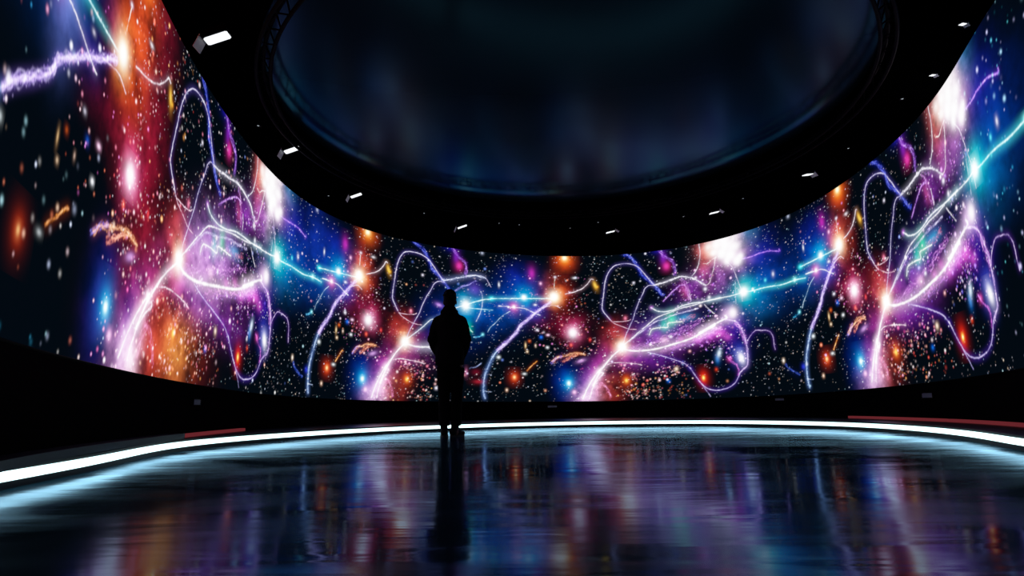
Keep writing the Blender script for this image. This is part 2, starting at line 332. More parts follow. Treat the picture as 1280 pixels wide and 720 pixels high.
('T',-1.8778,0.1651,0.12,0.09,(225,70,50),0.6,0),
('T',-1.6576,0.3898,0.07,0.06,(200,120,220),0.6,0),
('T',-1.5499,0.2498,0.08,0.04,(150,60,180),0.5,0),
('T',-2.3674,0.467,0.03,0.05,(110,130,230),0.7,0),
('T',-1.3346,0.646,0.02,0.08,(255,240,250),1.2,0),
('T',-1.05,0.5932,0.05,0.1,(30,60,190),0.5,0),
]
PER = 1.148
KS, KU = np.array([(-3.6,-3.2),(-2.8,-2.55),(-2.394,-2.321),(-2.181,-2.198),(-2.10,-2.155),(-1.844,-2.009),(-1.712,-1.868),(-1.472,-1.70),(-1.32,-1.548),(-1.273,-1.508),(-.958,-1.174),(-.829,-1.05),(-.785,-1.012),(-.613,-.861),(-.454,-.722),(-.36,-.64)]).T
KS2, KU2 = np.array([(-.60,-.36),(-.158,-.028),(-.116,.002),(.013,.098),(.08,.137),(.287,.287),(3.6,3.6)]).T
HS = .00125
A0, A1, Z0, Z1 = S0 - .05, S1 + .05, .07, .71
NS, NZ = int((A1 - A0) / HS) + 1, int((Z1 - Z0) / HS) + 1
IMG = np.zeros((NZ, NS, 3), np.float32)

def lin(c): return (np.array(c, float) / 255.) ** 2.2
def u2s(U, low):
    return np.interp(U, KU, KS) if low else np.interp(U, KU2, KS2)
def places(t):
    """(shift, low-part-of-the-map, s-limits) for each repeat of the motif"""
    if t == 'Q': return [(-2 * PER, True, (-2.3, -.5)), (0, False, (-.1, 9)), (PER, False, (-.1, 9))]
    if t == 'X': return [(-2 * PER, True, (-2.3, -.5)), (-PER, True, (-.95, -.36)), (0, False, (-.05, 9)), (PER, False, (-.1, 9))]
    if t == 'P': return [(-2 * PER, True, (-9, -1.7)), (-PER, True, (-1.35, -.5)), (0, False, (-.36, 9)), (PER, False, (.8, 9))]
    return [(None, None, (-9, 9))]

def splat(s, z, sig, c):
    """s, z: arrays; sig: one sigma; c: (N,3) linear colour"""
    fx = (s - A0) / HS; fz = (z - Z0) / HS
    ix = np.round(fx).astype(int); iz = np.round(fz).astype(int); R = int(math.ceil(2.6 * sig / HS))
    for dz in range(-R, R + 1):
        for dx in range(-R, R + 1):
            jx, jz = ix + dx, iz + dz
            ok = (jx >= 0) & (jx < NS) & (jz >= 0) & (jz < NZ)
            w = np.exp(-(((jx - fx) ** 2 + (jz - fz) ** 2) * HS * HS) / (2 * sig * sig))
            np.add.at(IMG, (jz[ok], jx[ok]), (c[ok] * w[ok, None]).astype(np.float32))

def catmull(P, step):
    P = np.array(P, float)
    if len(P) == 2: P = np.array([P[0], (P[0] + P[1]) / 2, P[1]])
    Q = np.vstack([2 * P[0] - P[1], P, 2 * P[-1] - P[-2]]); out = []
    for i in range(1, len(Q) - 2):
        n = max(2, int(np.linalg.norm(Q[i + 1] - Q[i]) / step)); t = np.linspace(0, 1, n, endpoint=False)[:, None]
        a, b, c, d = Q[i - 1], Q[i], Q[i + 1], Q[i + 2]
        out.append(.5 * (2 * b + (c - a) * t + (2 * a - 5 * b + 4 * c - d) * t * t + (3 * b - a - 3 * c + d) * t ** 3))
    return np.vstack(out)

def gauss(s, z, rs, rz, c, a, ang=0):
    if max(rs, rz) < .0095: rs, rz, a = rs * .72, rz * .72, a * 1.25
    m = 3.2 * max(rs, rz)
    i0, i1 = max(0, int((s - m - A0) / HS)), min(NS, int((s + m - A0) / HS)); k0, k1 = max(0, int((z - m - Z0) / HS)), min(NZ, int((z + m - Z0) / HS))
    if i1 <= i0 or k1 <= k0: return
    X = A0 + np.arange(i0, i1) * HS - s; Y = (Z0 + np.arange(k0, k1) * HS - z)[:, None]
    ca, sa = math.cos(ang), math.sin(ang)
    q = ((X * ca + Y * sa) / rs) ** 2 + ((-X * sa + Y * ca) / rz) ** 2
    big = max(rs, rz) > .02
    g = (.62 * np.exp(-q / 2) + .38 * np.exp(-q * 2.2)) * np.clip(1.15 - q / 10, 0, 1) if big else .8 * np.exp(-q / 1.1) + .2 * np.exp(-q / 4)
    if t_now in 'PX' and s < -2.25: a = a * .35
    if big: a = a * .72
    if max(rs, rz) > .02:
        if a < 1.3: n_ = NOI[k0:k1, i0:i1]; g = g * ((.62 + .76 * n_) if c[2] > 1.3 * c[0] else (.30 + 1.4 * n_ ** 1.2))
    IMG[k0:k1, i0:i1] += (g[..., None] * lin(c) * a).astype(np.float32)

def fractal(base=24, oct=5):
    out = np.zeros((NZ, NS), np.float32); amp = 1; tot = 0
    for o in range(oct):
        nz, ns = int((Z1 - Z0) * base) + 3, int((A1 - A0) * base) + 3
        g = rng.random((nz, ns)).astype(np.float32)
        yy = np.linspace(0, nz - 2.001, NZ); xx = np.linspace(0, ns - 2.001, NS)
        y0 = yy.astype(int); x0 = xx.astype(int); fy = (yy - y0)[:, None]; fx = (xx - x0)[None]
        fy = fy * fy * (3 - 2 * fy); fx = fx * fx * (3 - 2 * fx)
        v = (g[y0][:, x0] * (1 - fx) + g[y0][:, x0 + 1] * fx) * (1 - fy) + (g[y0 + 1][:, x0] * (1 - fx) + g[y0 + 1][:, x0 + 1] * fx) * fy
        out += v * amp; tot += amp; amp *= .6; base *= 2
    return np.clip((out / tot - .5) * 1.8 + .5, 0, 1)
NOI = fractal()

for t, u, z, rs, rz, c, a, ang in GLOWS:
    t_now = t
    for sh, low, (lo, hi) in places(t):
        s = u if sh is None else float(u2s(u + sh, low))
        if lo <= s <= hi: gauss(s, z, rs, rz, c, a, ang)

def smooth_noise(n, win):
    win = max(3, min(int(win), n)); v = np.convolve(rng.normal(size=n + 2 * win), np.hanning(win + 2), 'same')[win:win + n]
    return v / (np.abs(v).max() + 1e-6)
def stroke(pts, w, c, a, fz, glow):
    c = lin(c); P = catmull(pts, .0006); n = len(P)
    d = np.linalg.norm(np.diff(P, axis=0), axis=1).mean() + 1e-9
    Tn = np.gradient(P, axis=0); Tn /= np.linalg.norm(Tn, axis=1, keepdims=True) + 1e-9; Nn = np.stack([-Tn[:, 1], Tn[:, 0]], 1)
    if glow > 0:
        k = max(1, int(w * 2 / d)); G = P[::k]; sg = max(w * 3.2, .0065)
        splat(G[:, 0], G[:, 1], sg, np.repeat((c ** 1.35 * glow * a * .22 * (d * k) / (2.5 * sg))[None], len(G), 0))
    wc = max(.0007, w * .45); c2 = c * .6 + .4 * c.max()
    am = .75 + .55 * smooth_noise(n, .03 / d); am = am * (.25 + 1.5 * rng.random(n)); am[rng.random(n) < .05] *= 3.5
    if fz <= .0016:
        P2 = P + Nn * (smooth_noise(n, .012 / d) * .0008)[:, None]
        splat(P2[:, 0], P2[:, 1], wc, c2[None] * (am[:, None] * a * d / (2.5 * wc)) * 1.35)
        J = P + rng.normal(0, w * 1.1, P.shape); kp = rng.random(n) < .3
        splat(J[kp, 0], J[kp, 1], .0009, c[None] * (a * .10 * (.3 + rng.random((kp.sum(), 1)))))
    else:
        c2 = c * .88 + .12 * c.max()
        for q in range(5 if fz > .004 else 3):
            o = smooth_noise(n, (.02 + .05 * rng.random()) / d) * fz * 1.1
            P2 = P + Nn * o[:, None]; m2 = am * np.clip(.55 + .8 * smooth_noise(n, .02 / d), .05, 2)
            splat(P2[:, 0], P2[:, 1], .0010, c2[None] * (m2[:, None] * a * d / (2.5 * .0010)) * .75)
        J = P + rng.normal(0, fz * .6, P.shape); kp = rng.random(n) < .55
        splat(J[kp, 0], J[kp, 1], .0010, c[None] * (a * .32 * (.2 + rng.pareto(2.5, (kp.sum(), 1)).clip(0, 3))))

for t, pts, w, c, a, fz, glow in STROKES:
    for sh, low, (lo, hi) in places(t):
        P = np.array(pts, float)
        if sh is not None:
            P[:, 0] = u2s(P[:, 0] + sh, low)
        if P[:, 0].max() < lo or P[:, 0].min() > hi: continue
        if P[:, 0].min() < A0 or P[:, 0].max() > A1: P = P[(P[:, 0] > A0 - .2) & (P[:, 0] < A1 + .2)]
        if len(P) < 2: continue
        if sh is not None and t == 'P' and sh == 0: P[:, 0] = np.maximum(P[:, 0], -.37)
        stroke(P, w, c, a, fz, glow)

# specks of light: an even field, tinted by the glow they lie in, and denser dust round the bright knots
def specks(n, smin, smax, zmin, zmax, amp, sizes, pal, boost=1.0, tint=True):
    pal = np.array([lin(p) for p in pal])
    for sg, share in sizes:
        m = int(n * share)
        s = rng.uniform(smin, smax, m); z = rng.uniform(zmin, zmax, m)
        c = pal[rng.integers(0, len(pal), m)]
        a = amp * (.12 + rng.pareto(1.5, m).clip(0, 5) * .75)
        ix = ((s - A0) / HS).astype(int).clip(0, NS - 1); iz = ((z - Z0) / HS).astype(int).clip(0, NZ - 1)
        kp = rng.random(m) < .15 + 1.7 * CLU[iz, ix] ** 2
        s, z, c, a, ix, iz = s[kp], z[kp], c[kp], a[kp], ix[kp], iz[kp]
        if tint:
            b = BASE[iz, ix]; lum = b.max(1, keepdims=True)
            c = c * .65 + b / (lum + .02) * .35; a = a * (1 + boost * lum[:, 0].clip(0, 1))
        splat(s, z, sg, c * a[:, None])
BASE = IMG.copy(); CLU = fractal(30, 2)
WH = [(255, 255, 255), (235, 235, 255), (200, 215, 255), (255, 225, 235), (170, 225, 240), (255, 220, 190)]
specks(13500, -2.15, 1.95, Z0, Z1, .8, [(.0006, .74), (.0010, .23), (.0015, .03)], WH)
specks(420, -2.15, 1.95, Z0, Z1, .9, [(.0021, .85), (.0030, .15)], WH + [(255, 120, 90), (120, 150, 255), (255, 170, 120)], 0.3)
specks(420, S0, -2.12, Z0, Z1, .7, [(.0015, .5), (.0025, .4), (.0036, .1)], WH + [(60, 150, 190), (255, 140, 110)], 0.3)
specks(800, 1.92, S1, Z0, Z1, .45, [(.0012, .55), (.0020, .38), (.0030, .07)], [(90, 200, 200), (160, 220, 235), (60, 160, 170), (210, 210, 255)], 0.3)
RD = [(255, 170, 150), (255, 120, 90), (255, 190, 190), (255, 140, 170), (255, 170, 90), (255, 235, 235), (255, 90, 80)]
for sh, low, lim in places('X'):
    for (ua, ub, za, zb, n) in [(.20, .38, .10, .25, 210), (.30, .54, .10, .235, 190), (.14, .30, .22, .42, 110), (.24, .50, .17, .25, 110)]:
        sa, sb = float(u2s(ua + sh, low)), float(u2s(ub + sh, low))
        specks(n, min(sa, sb), min(max(sa, sb), lim[1]), za, zb, .9, [(.0011, .60), (.0018, .33), (.0027, .07)], RD, .3)
for sh, low, lim in places('P'):
    for (ua, ub, za, zb, n) in [(.02, .19, .30, .62, 170), (.05, .20, .28, .46, 90)]:
        sa, sb = float(u2s(ua + sh, low)), float(u2s(ub + sh, low))
        specks(n, min(sa, sb), max(sa, sb), za, zb, .8, [(.0011, .65), (.0019, .35)], [(255, 150, 170), (255, 120, 90), (255, 200, 210), (230, 120, 210)], .4)
for sh, low, lim in places('Q'):
    for (ua, ub, za, zb, n) in [(.38, .72, .27, .41, 520), (.50, .78, .42, .60, 300), (.60, .78, .22, .40, 140)]:
        sa, sb = float(u2s(ua + sh, low)), float(u2s(ub + sh, low))
        specks(n, sa, sb, za, zb, .8, [(.0009, .6), (.0016, .34), (.0025, .06)], [(255, 170, 230), (220, 140, 255), (200, 90, 230), (255, 230, 250), (120, 110, 255)], .5)
specks(520, -2.17, -1.60, Z0, Z1, 1.0, [(.0012, .5), (.0020, .42), (.0029, .08)], RD, .4)

IMG = 1 - np.exp(-1.75 * IMG ** 1.08)
IMG += np.array([.0008, .0028, .0055], np.float32)
# the glow fades into the dark at the lower left and right of the wall
sample_s = A0 + np.arange(NS) * HS

def build_display(parent, mat):
    s = [S0]
    while s[-1] < S1:
        x, y = plan(s[-1]); D = math.hypot(float(x), float(y)); s.append(s[-1] + min(.0024, max(.0011, D / F_PX * .95)))
    s = np.array(s); n = len(s); NR = 400
    zb = z_bottom(s); t = np.linspace(0, 1, NR)[:, None]
    z = zb[None] * (1 - t) + Z_TOP * t; sx = np.broadcast_to(s, z.shape)
    fx = (sx - A0) / HS; fz = (z - Z0) / HS; ix = fx.astype(int).clip(0, NS - 2); iz = fz.astype(int).clip(0, NZ - 2)
    fx = (fx - ix)[..., None]; fz = (fz - iz)[..., None]
    C = (IMG[iz, ix] * (1 - fx) + IMG[iz, ix + 1] * fx) * (1 - fz) + (IMG[iz + 1, ix] * (1 - fx) + IMG[iz + 1, ix + 1] * fx) * fz
    x, y = plan(s); V = W3(x[None], y[None], z).reshape(-1, 3)
    me = bpy.data.meshes.new('display'); me.vertices.add(len(V)); me.vertices.foreach_set('co', V.astype(np.float32).ravel())
    i = np.arange(NR - 1)[:, None] * n + np.arange(n - 1)[None]
    q = np.stack([i, i + n, i + n + 1, i + 1], -1).reshape(-1, 4)
    me.loops.add(q.size); me.loops.foreach_set('vertex_index', q.ravel().astype(np.int32))
    me.polygons.add(len(q)); me.polygons.foreach_set('loop_start', np.arange(0, q.size, 4, dtype=np.int32))
    try: me.polygons.foreach_set('loop_total', np.full(len(q), 4, np.int32))
    except Exception: pass
    me.update(calc_edges=True)
    at = me.color_attributes.new('picture', 'FLOAT_COLOR', 'POINT')
    at.data.foreach_set('color', np.concatenate([C.reshape(-1, 3), np.ones((len(V), 1))], 1).astype(np.float32).ravel())
    me.materials.append(mat); o = bpy.data.objects.new('display', me); col.objects.link(o); o.parent = parent
    return o

# ------------------------------------------------------------------ materials
def display_material():
    m = bpy.data.materials.new('led_picture'); m.use_nodes = True; nt = m.node_tree; nt.nodes.clear()
    a = nt.nodes.new('ShaderNodeAttribute'); a.attribute_name = 'picture'
    e = nt.nodes.new('ShaderNodeEmission'); e.inputs['Strength'].default_value = 1.0
    o = nt.nodes.new('ShaderNodeOutputMaterial')
    nt.links.new(a.outputs['Color'], e.inputs['Color']); nt.links.new(e.outputs[0], o.inputs['Surface'])
    m.cycles.emission_sampling = 'NONE'
    return m
M_BLACK = noisy('black_paint', (.0005, .0006, .0008), (.0009, .0010, .0013), 3, .9, .02, .05)
M_SOFFIT = noisy('black_soffit', (.0003, .0004, .0005), (.0005, .0006, .0008), 5, .95, .0, .05)
M_METAL = principled('black_metal', (.0007, .0008, .001), .6, .05)
M_PLAT = noisy('dark_step_top', (.010, .018, .024), (.014, .026, .034), 2.2, .33, .35, .05)
M_FACE = principled('step_face', (.004, .008, .010), .5, .2)
M_STRIP = emitter('rim_light', (.68, .97, .98), 2.5)
M_RED = emitter('red_glow_trim', (.16, .022, .028), .8)  # weak glow added so the red trims show in the dim hall
M_GREY = principled('grey_metal', (.80, .82, .84), .4, .4)
M_LENS = emitter('lamp_lens', (.93, .96, 1.0), 1.15)

def tinted_gloss(name, diff, gloss, ior, r0, r1, nscale, nst, bumps, rscale=.9):
    """dark coat over a dim body: a Fresnel mix of diffuse and tinted gloss"""
    m = bpy.data.materials.new(name); m.use_nodes = True; nt = m.node_tree; N = nt.nodes; L = nt.links; N.clear()
    out = N.new('ShaderNodeOutputMaterial'); mix = N.new('ShaderNodeMixShader'); d = N.new('ShaderNodeBsdfDiffuse'); g = N.new('ShaderNodeBsdfGlossy')
    fz = N.new('ShaderNodeFresnel'); fz.inputs['IOR'].default_value = ior; g.inputs['Color'].default_value = (*gloss, 1); d.inputs['Color'].default_value = (*diff, 1)
    L.new(fz.outputs[0], mix.inputs[0]); L.new(d.outputs[0], mix.inputs[1]); L.new(g.outputs[0], mix.inputs[2]); L.new(mix.outputs[0], out.inputs['Surface'])
    tc = N.new('ShaderNodeTexCoord')
    def noise(scale, det, st, dist=0):
        mp = N.new('ShaderNodeMapping'); mp.inputs['Scale'].default_value = st; n = N.new('ShaderNodeTexNoise')
        n.inputs['Scale'].default_value = scale; n.inputs['Detail'].default_value = det; n.inputs['Distortion'].default_value = dist
        L.new(tc.outputs['Object'], mp.inputs['Vector']); L.new(mp.outputs['Vector'], n.inputs['Vector']); return n
    n1 = noise(rscale, 4, (1, 1.8, 1), 1.0); r = N.new('ShaderNodeMapRange')
    r.inputs['From Min'].default_value = .32; r.inputs['From Max'].default_value = .68; r.inputs['To Min'].default_value = r0; r.inputs['To Max'].default_value = r1
    L.new(n1.outputs['Fac'], r.inputs['Value']); L.new(r.outputs['Result'], g.inputs['Roughness'])
    prev = None
    for (sc, st, strength, dist) in bumps:
        n = noise(sc, 2, st, .4); bp = N.new('ShaderNodeBump'); bp.inputs['Strength'].default_value = strength; bp.inputs['Distance'].default_value = dist
        L.new(n.outputs['Fac'], bp.inputs['Height'])
        if prev: L.new(prev.outputs['Normal'], bp.inputs['Normal'])
        prev = bp
    if prev: L.new(prev.outputs['Normal'], g.inputs['Normal'])
    return m
M_CEIL = tinted_gloss('stretched_ceiling', (.008, .022, .034), (.25, .70, 1.0), 1.5, .17, .24, 1, (1, 1, 1), [], .3)
M_FLOOR = tinted_gloss('polished_floor', (.022, .085, .130), (.44, .62, .82), 1.5, .06, .17, 1, (1, 1, 1),
                       [(.8, (1, 2.2, 1), .5, .009), (3.0, (.6, 2.8, 1), .5, .0024)])

# ------------------------------------------------------------------ video wall
root = empty('video_wall', W3(PLAN_C[0], 2.5, .09))
tag(root, 'tall curved LED video wall glowing with swirling nebulae, star bursts and light trails', 'screen')
wi = root.matrix_basis.inverted()
disp = build_display(root, display_material()); disp.location = -Vector(root.location)
def reparent(o, r): o.parent = r; o.location = Vector(o.location) - Vector(r.location)
ss = np.linspace(S0, S1, 500); x, y = plan(ss); xo, yo = plan(ss, .03); zb = z_bottom(ss)
fr = band('frame', [W3(x, y, zb - .0006), W3(*plan(ss, .0006), zb - .0035), W3(xo, yo, zb - .0035), W3(xo, yo, Z_TOP + .004 + 0 * ss), W3(*plan(ss, .0006), Z_TOP + .004 + 0 * ss), W3(x, y, Z_TOP + .0006 + 0 * ss)], M_METAL)
reparent(fr, root)

# ------------------------------------------------------------------ shell
base = W3(x, y, zb - .0035); foot = base.copy(); foot[:, 2] = 0.0
ins = W3(*plan(ss, .012), zb - .0035); footo = W3(*plan(ss, .05), zb - .0035); ft2 = footo.copy(); ft2[:, 2] = 0
w = band('wall_front', [foot, base, footo, ft2], M_BLACK); w['kind'] = 'structure'

BACK_Y = -6.2
def wallbox(name, a, b, h, t=.12):
    a = Vector((a[0], a[1], 0)); b = Vector((b[0], b[1], 0)); d = (b - a).normalized(); n = Vector((d.y, -d.x, 0)) * t
    bm = bmesh.new(); vs = [bm.verts.new(p + Vector((0, 0, z))) for z in (0, h) for p in (a, b, b + n, a + n)]
    for q in ((0, 1, 2, 3), (4, 5, 6, 7), (0, 1, 5, 4), (1, 2, 6, 5), (2, 3, 7, 6), (3, 0, 4, 7)): bm.faces.new([vs[i] for i in q])
    o = from_bm(name, bm, M_BLACK); o['kind'] = 'structure'; return o
eL, eR = foot[0], foot[-1]
wallbox('wall_left', (eL[0] - .16, BACK_Y), (eL[0] - .16, eL[1] + .05), 4.0)
wallbox('wall_right', (eR[0] + .16, eR[1] + .05), (eR[0] + .16, BACK_Y), 4.0)
wallbox('wall_back', (eR[0] + .3, BACK_Y), (eL[0] - .3, BACK_Y), 4.0)

# rim of the floor as a smooth closed loop (polar about the hall's middle)
RC = (.13, 1.15)
K = 5
cf = np.array([0.8451, -0.0447, -0.0119, 0.1882, 0.0736, -0.0774, 0.01, 0.0359, 0.0145, -0.0163, -0.0055])
def fb(a): return np.stack([np.ones_like(a)] + [g(k * a) for k in range(1, K + 1) for g in (np.cos, np.sin)], -1)
AN = np.linspace(-math.pi, math.pi, 420, endpoint=False); rim = fb(AN) @ cf
def loop(off, z): return np.stack([(RC[0] + (rim + off) * np.sin(AN)) * SC, (RC[1] + (rim + off) * np.cos(AN)) * SC, 0 * AN + z], -1)
# floor slab
bm = bmesh.new()
for (a, b, c, d) in [((-6, -6.4), (8, -6.4), (8, 14), (-6, 14))]:
    t_ = [bm.verts.new((*q, 0)) for q in (a, b, c, d)]; u_ = [bm.verts.new((*q, -.15)) for q in (a, b, c, d)]
    bm.faces.new(t_); bm.faces.new(u_[::-1])
    for i in range(4): bm.faces.new((t_[i], u_[i], u_[(i + 1) % 4], t_[(i + 1) % 4]))
fl = from_bm('floor', bm, M_FLOOR); fl['kind'] = 'structure'

# raised walkway round the floor: out to the wall where there is one
wa = np.arctan2(foot[:, 0] / SC - RC[0], foot[:, 1] / SC - RC[1]); wr = np.hypot(foot[:, 0] / SC - RC[0], foot[:, 1] / SC - RC[1])
o_ = np.argsort(wa); outr = np.interp(AN, wa[o_], wr[o_], left=np.nan, right=np.nan)
bl = rim + .18
outr = np.where(np.isnan(outr), bl, np.maximum(outr, rim + .03))
ZP = .0205 * SC
def oloop(z): return np.stack([(RC[0] + outr * np.sin(AN)) * SC, (RC[1] + outr * np.cos(AN)) * SC, 0 * AN + z], -1)
step = empty('raised_walkway', (RC[0] * SC, 2.1 * SC, 0))
tag(step, 'low dark raised walkway round the polished floor, bright light strip along its edge', 'step')
for nm, rows, mt in (('walkway_top', [loop(.0, ZP), loop(.002, ZP + .002), oloop(ZP + .002)], M_PLAT),
                     ('face', [loop(0, 0), loop(0, ZP)], M_FACE)):
    reparent(band(nm, rows, mt, None, nm != 'face', True), step)
zs, hs = .0121 * SC, .0047 * SC
st = band('light_strip', [loop(-.0001, zs - hs), loop(-.0022, zs - hs), loop(-.0022, zs + hs), loop(-.0001, zs + hs)], M_STRIP, None, False, True)
reparent(st, step); st['label'] = 'glowing white light strip'

# thin red trims with a faint added glow at the foot of the wall and a raised cover on the left
def arc_piece(name, a0, a1, off0, off1, z0, z1, mat, n=60):
    s = np.linspace(a0, a1, n); i = W3(*plan(s, off0), 0); o = W3(*plan(s, off1), 0)
    def zz(a, z): a = a.copy(); a[:, 2] = z; return a
    rows = [zz(i, z0), zz(i, z1), zz(o, z1), zz(o, z0)]
    v = np.concatenate(rows); f = []
    for r in range(4):
        for k in range(n - 1): f.append((r * n + k, r * n + k + 1, ((r + 1) % 4) * n + k + 1, ((r + 1) % 4) * n + k))
    f.append((0, n, 2 * n, 3 * n)); f.append((n - 1, 4 * n - 1, 3 * n - 1, 2 * n - 1))
    return pydata(name, v, f, mat, None, False)

for a0, a1, lab in ((-1.80, -1.42, 'thin dull red glowing trim at the wall foot, left of the standing person'), (1.20, 1.625, 'thin dull red glowing trim at the wall foot on the right, the farther piece'), (1.64, 2.30, 'dull red glowing trim at the wall foot on the right, nearest the frame edge')):
    tag(arc_piece('red_trim', a0, a1, -.012, -.0005, ZP + .004, ZP + .035, M_RED), lab, 'light strip')
M_COVER = noisy('blue_grey_cover', (.006, .018, .045), (.009, .028, .062), 3, .5, .15, .04)
tag(arc_piece('cable_cover', -2.62, -1.815, -.030, -.0005, ZP + .004, ZP + .05, M_COVER), 'long dark bluish cable cover on the raised walkway at the far left', 'cable cover')

# small louvred grilles low on the black wall
M_GR = principled('grille_metal', (.45, .58, .66), .4, .5)
def grille(s, z, wd, ht, lab):
    c = W3(*plan(s, -.001), z); t = (W3(*plan(s + .02), z) - W3(*plan(s - .02), z)); t[2] = 0
    r = empty('wall_grille', c, (0, 0, math.atan2(t[1], t[0])))
    tag(r, lab, 'grille', 'grilles low on the black wall')
    bm = bmesh.new()
    for (x0, x1, z0, z1) in ((-wd, wd, ht, ht + .008), (-wd, wd, -ht - .008, -ht), (-wd, -wd + .01, -ht, ht), (wd - .01, wd, -ht, ht)):
        bmesh.ops.create_cube(bm, size=1, matrix=Matrix.Translation(((x0 + x1) / 2, 0, (z0 + z1) / 2)) @ Matrix.Diagonal((x1 - x0, .024, z1 - z0, 1)))
    from_bm('frame', bm, M_METAL, r)
    bm = bmesh.new()
    for k in range(4):
        bmesh.ops.create_cube(bm, size=1, matrix=Matrix.Translation((0, 0, -ht + (k + .5) * ht / 2)) @ Matrix.Rotation(.6, 4, 'X') @ Matrix.Diagonal((2 * wd - .02, .026, .008, 1)))
    from_bm('louvres', bm, M_GR, r)
grille(-1.689, .0590, .095, .026, 'small louvred grille low on the black wall at the left, under the red dust')
grille(1.556, .0600, .115, .026, 'small louvred grille on the black wall at the right, the brightest of the row')
grille(-.006, .0790, .10, .018, 'faint louvred grille on the far black wall right of the standing person')
grille(.896, .0800, .10, .018, 'faint louvred grille on the black wall between the centre and the right')

# ------------------------------------------------------------------ ceiling
CC = (.125, 1.305); RO = .652
ca = np.linspace(-math.pi, math.pi, 240, endpoint=False)
def circ(r, z): return W3(CC[0] + r * np.sin(ca), CC[1] + r * np.cos(ca), z + 0 * ca)
sf = band('ceiling', [circ(2.6, Z_TOP + .06), circ(2.6, Z_TOP + .006), circ(RO, Z_TOP + .006), circ(RO, Z_TOP + .05), circ(RO + .02, Z_TOP + .05), circ(2.6, Z_TOP + .06)], M_SOFFIT, None, False, True); sf['kind'] = 'structure'
bm = bmesh.new(); lo_ = [bm.verts.new(v) for v in circ(RO + .04, Z_TOP + .032)]; hi_ = [bm.verts.new(v) for v in circ(RO + .04, Z_TOP + .040)]
bm.faces.new(lo_); bm.faces.new(hi_[::-1])
for i in range(240): bm.faces.new((lo_[i], lo_[(i + 1) % 240], hi_[(i + 1) % 240], hi_[i]))
cp = from_bm('ceiling_panel', bm, M_CEIL); cp['kind'] = 'structure'; cp.name = 'trim_1'

# round rigging rail hung just under the opening
def tube_mesh(bm, P, r, seg=8, closed=False, r2=None):
    P = [Vector(p) for p in P]; n = len(P); rings = []; up = Vector((0, 0, 1))
    for i, p in enumerate(P):
        a = P[(i - 1) % n] if (closed or i) else p; b = P[(i + 1) % n] if (closed or i < n - 1) else p
        t = (b - a).normalized(); u = t.cross(up)
        if u.length < .2: u = t.cross(Vector((0, 1, 0)))
        u.normalize(); v = u.cross(t)
        rad = r[i] if isinstance(r, (list, tuple)) else r; rv = (r2[i] if r2 else rad)
        rings.append([bm.verts.new(p + u * rad * math.cos(q) + v * rv * math.sin(q)) for q in [2 * math.pi * k / seg for k in range(seg)]])
    for i in range(n if closed else n - 1):
        A, B = rings[i], rings[(i + 1) % n]
        for k in range(seg): bm.faces.new((A[k], A[(k + 1) % seg], B[(k + 1) % seg], B[k]))
    if not closed: bm.faces.new(rings[0][::-1]); bm.faces.new(rings[-1])
rail = empty('rigging_truss', W3(CC[0], CC[1], Z_TOP - .03)); tag(rail, 'black ring-shaped lighting truss hung under the edge of the ceiling opening', 'truss')
for dz, rr_, rad in ((-.004, .010, .018), (-.022, .022, .018), (-.022, -.004, .018)):
    bm = bmesh.new(); tube_mesh(bm, circ(RO - .02 + rr_, Z_TOP + dz), rad, 8, True); o = from_bm('rail', bm, M_METAL, None, True); reparent(o, rail)
bm = bmesh.new(); A_ = circ(RO - .010, Z_TOP - .004); B_ = circ(RO + .002, Z_TOP - .022); C_ = circ(RO - .024, Z_TOP - .022)
for i in range(0, 240, 3):
    j = (i + 3) % 240; h = (i + 1) % 240
    tube_mesh(bm, [A_[i], B_[h]], .008, 5); tube_mesh(bm, [B_[h], A_[j]], .008, 5); tube_mesh(bm, [A_[i], C_[h]], .008, 5); tube_mesh(bm, [C_[h], A_[j]], .008, 5)
o = from_bm('lattice', bm, M_METAL); reparent(o, rail)
for i in range(0, 240, 20):
    bm = bmesh.new(); tube_mesh(bm, [A_[i], A_[i] + np.array([0, 0, .05])], .012, 6); o = from_bm('hanger', bm, M_METAL); reparent(o, rail)

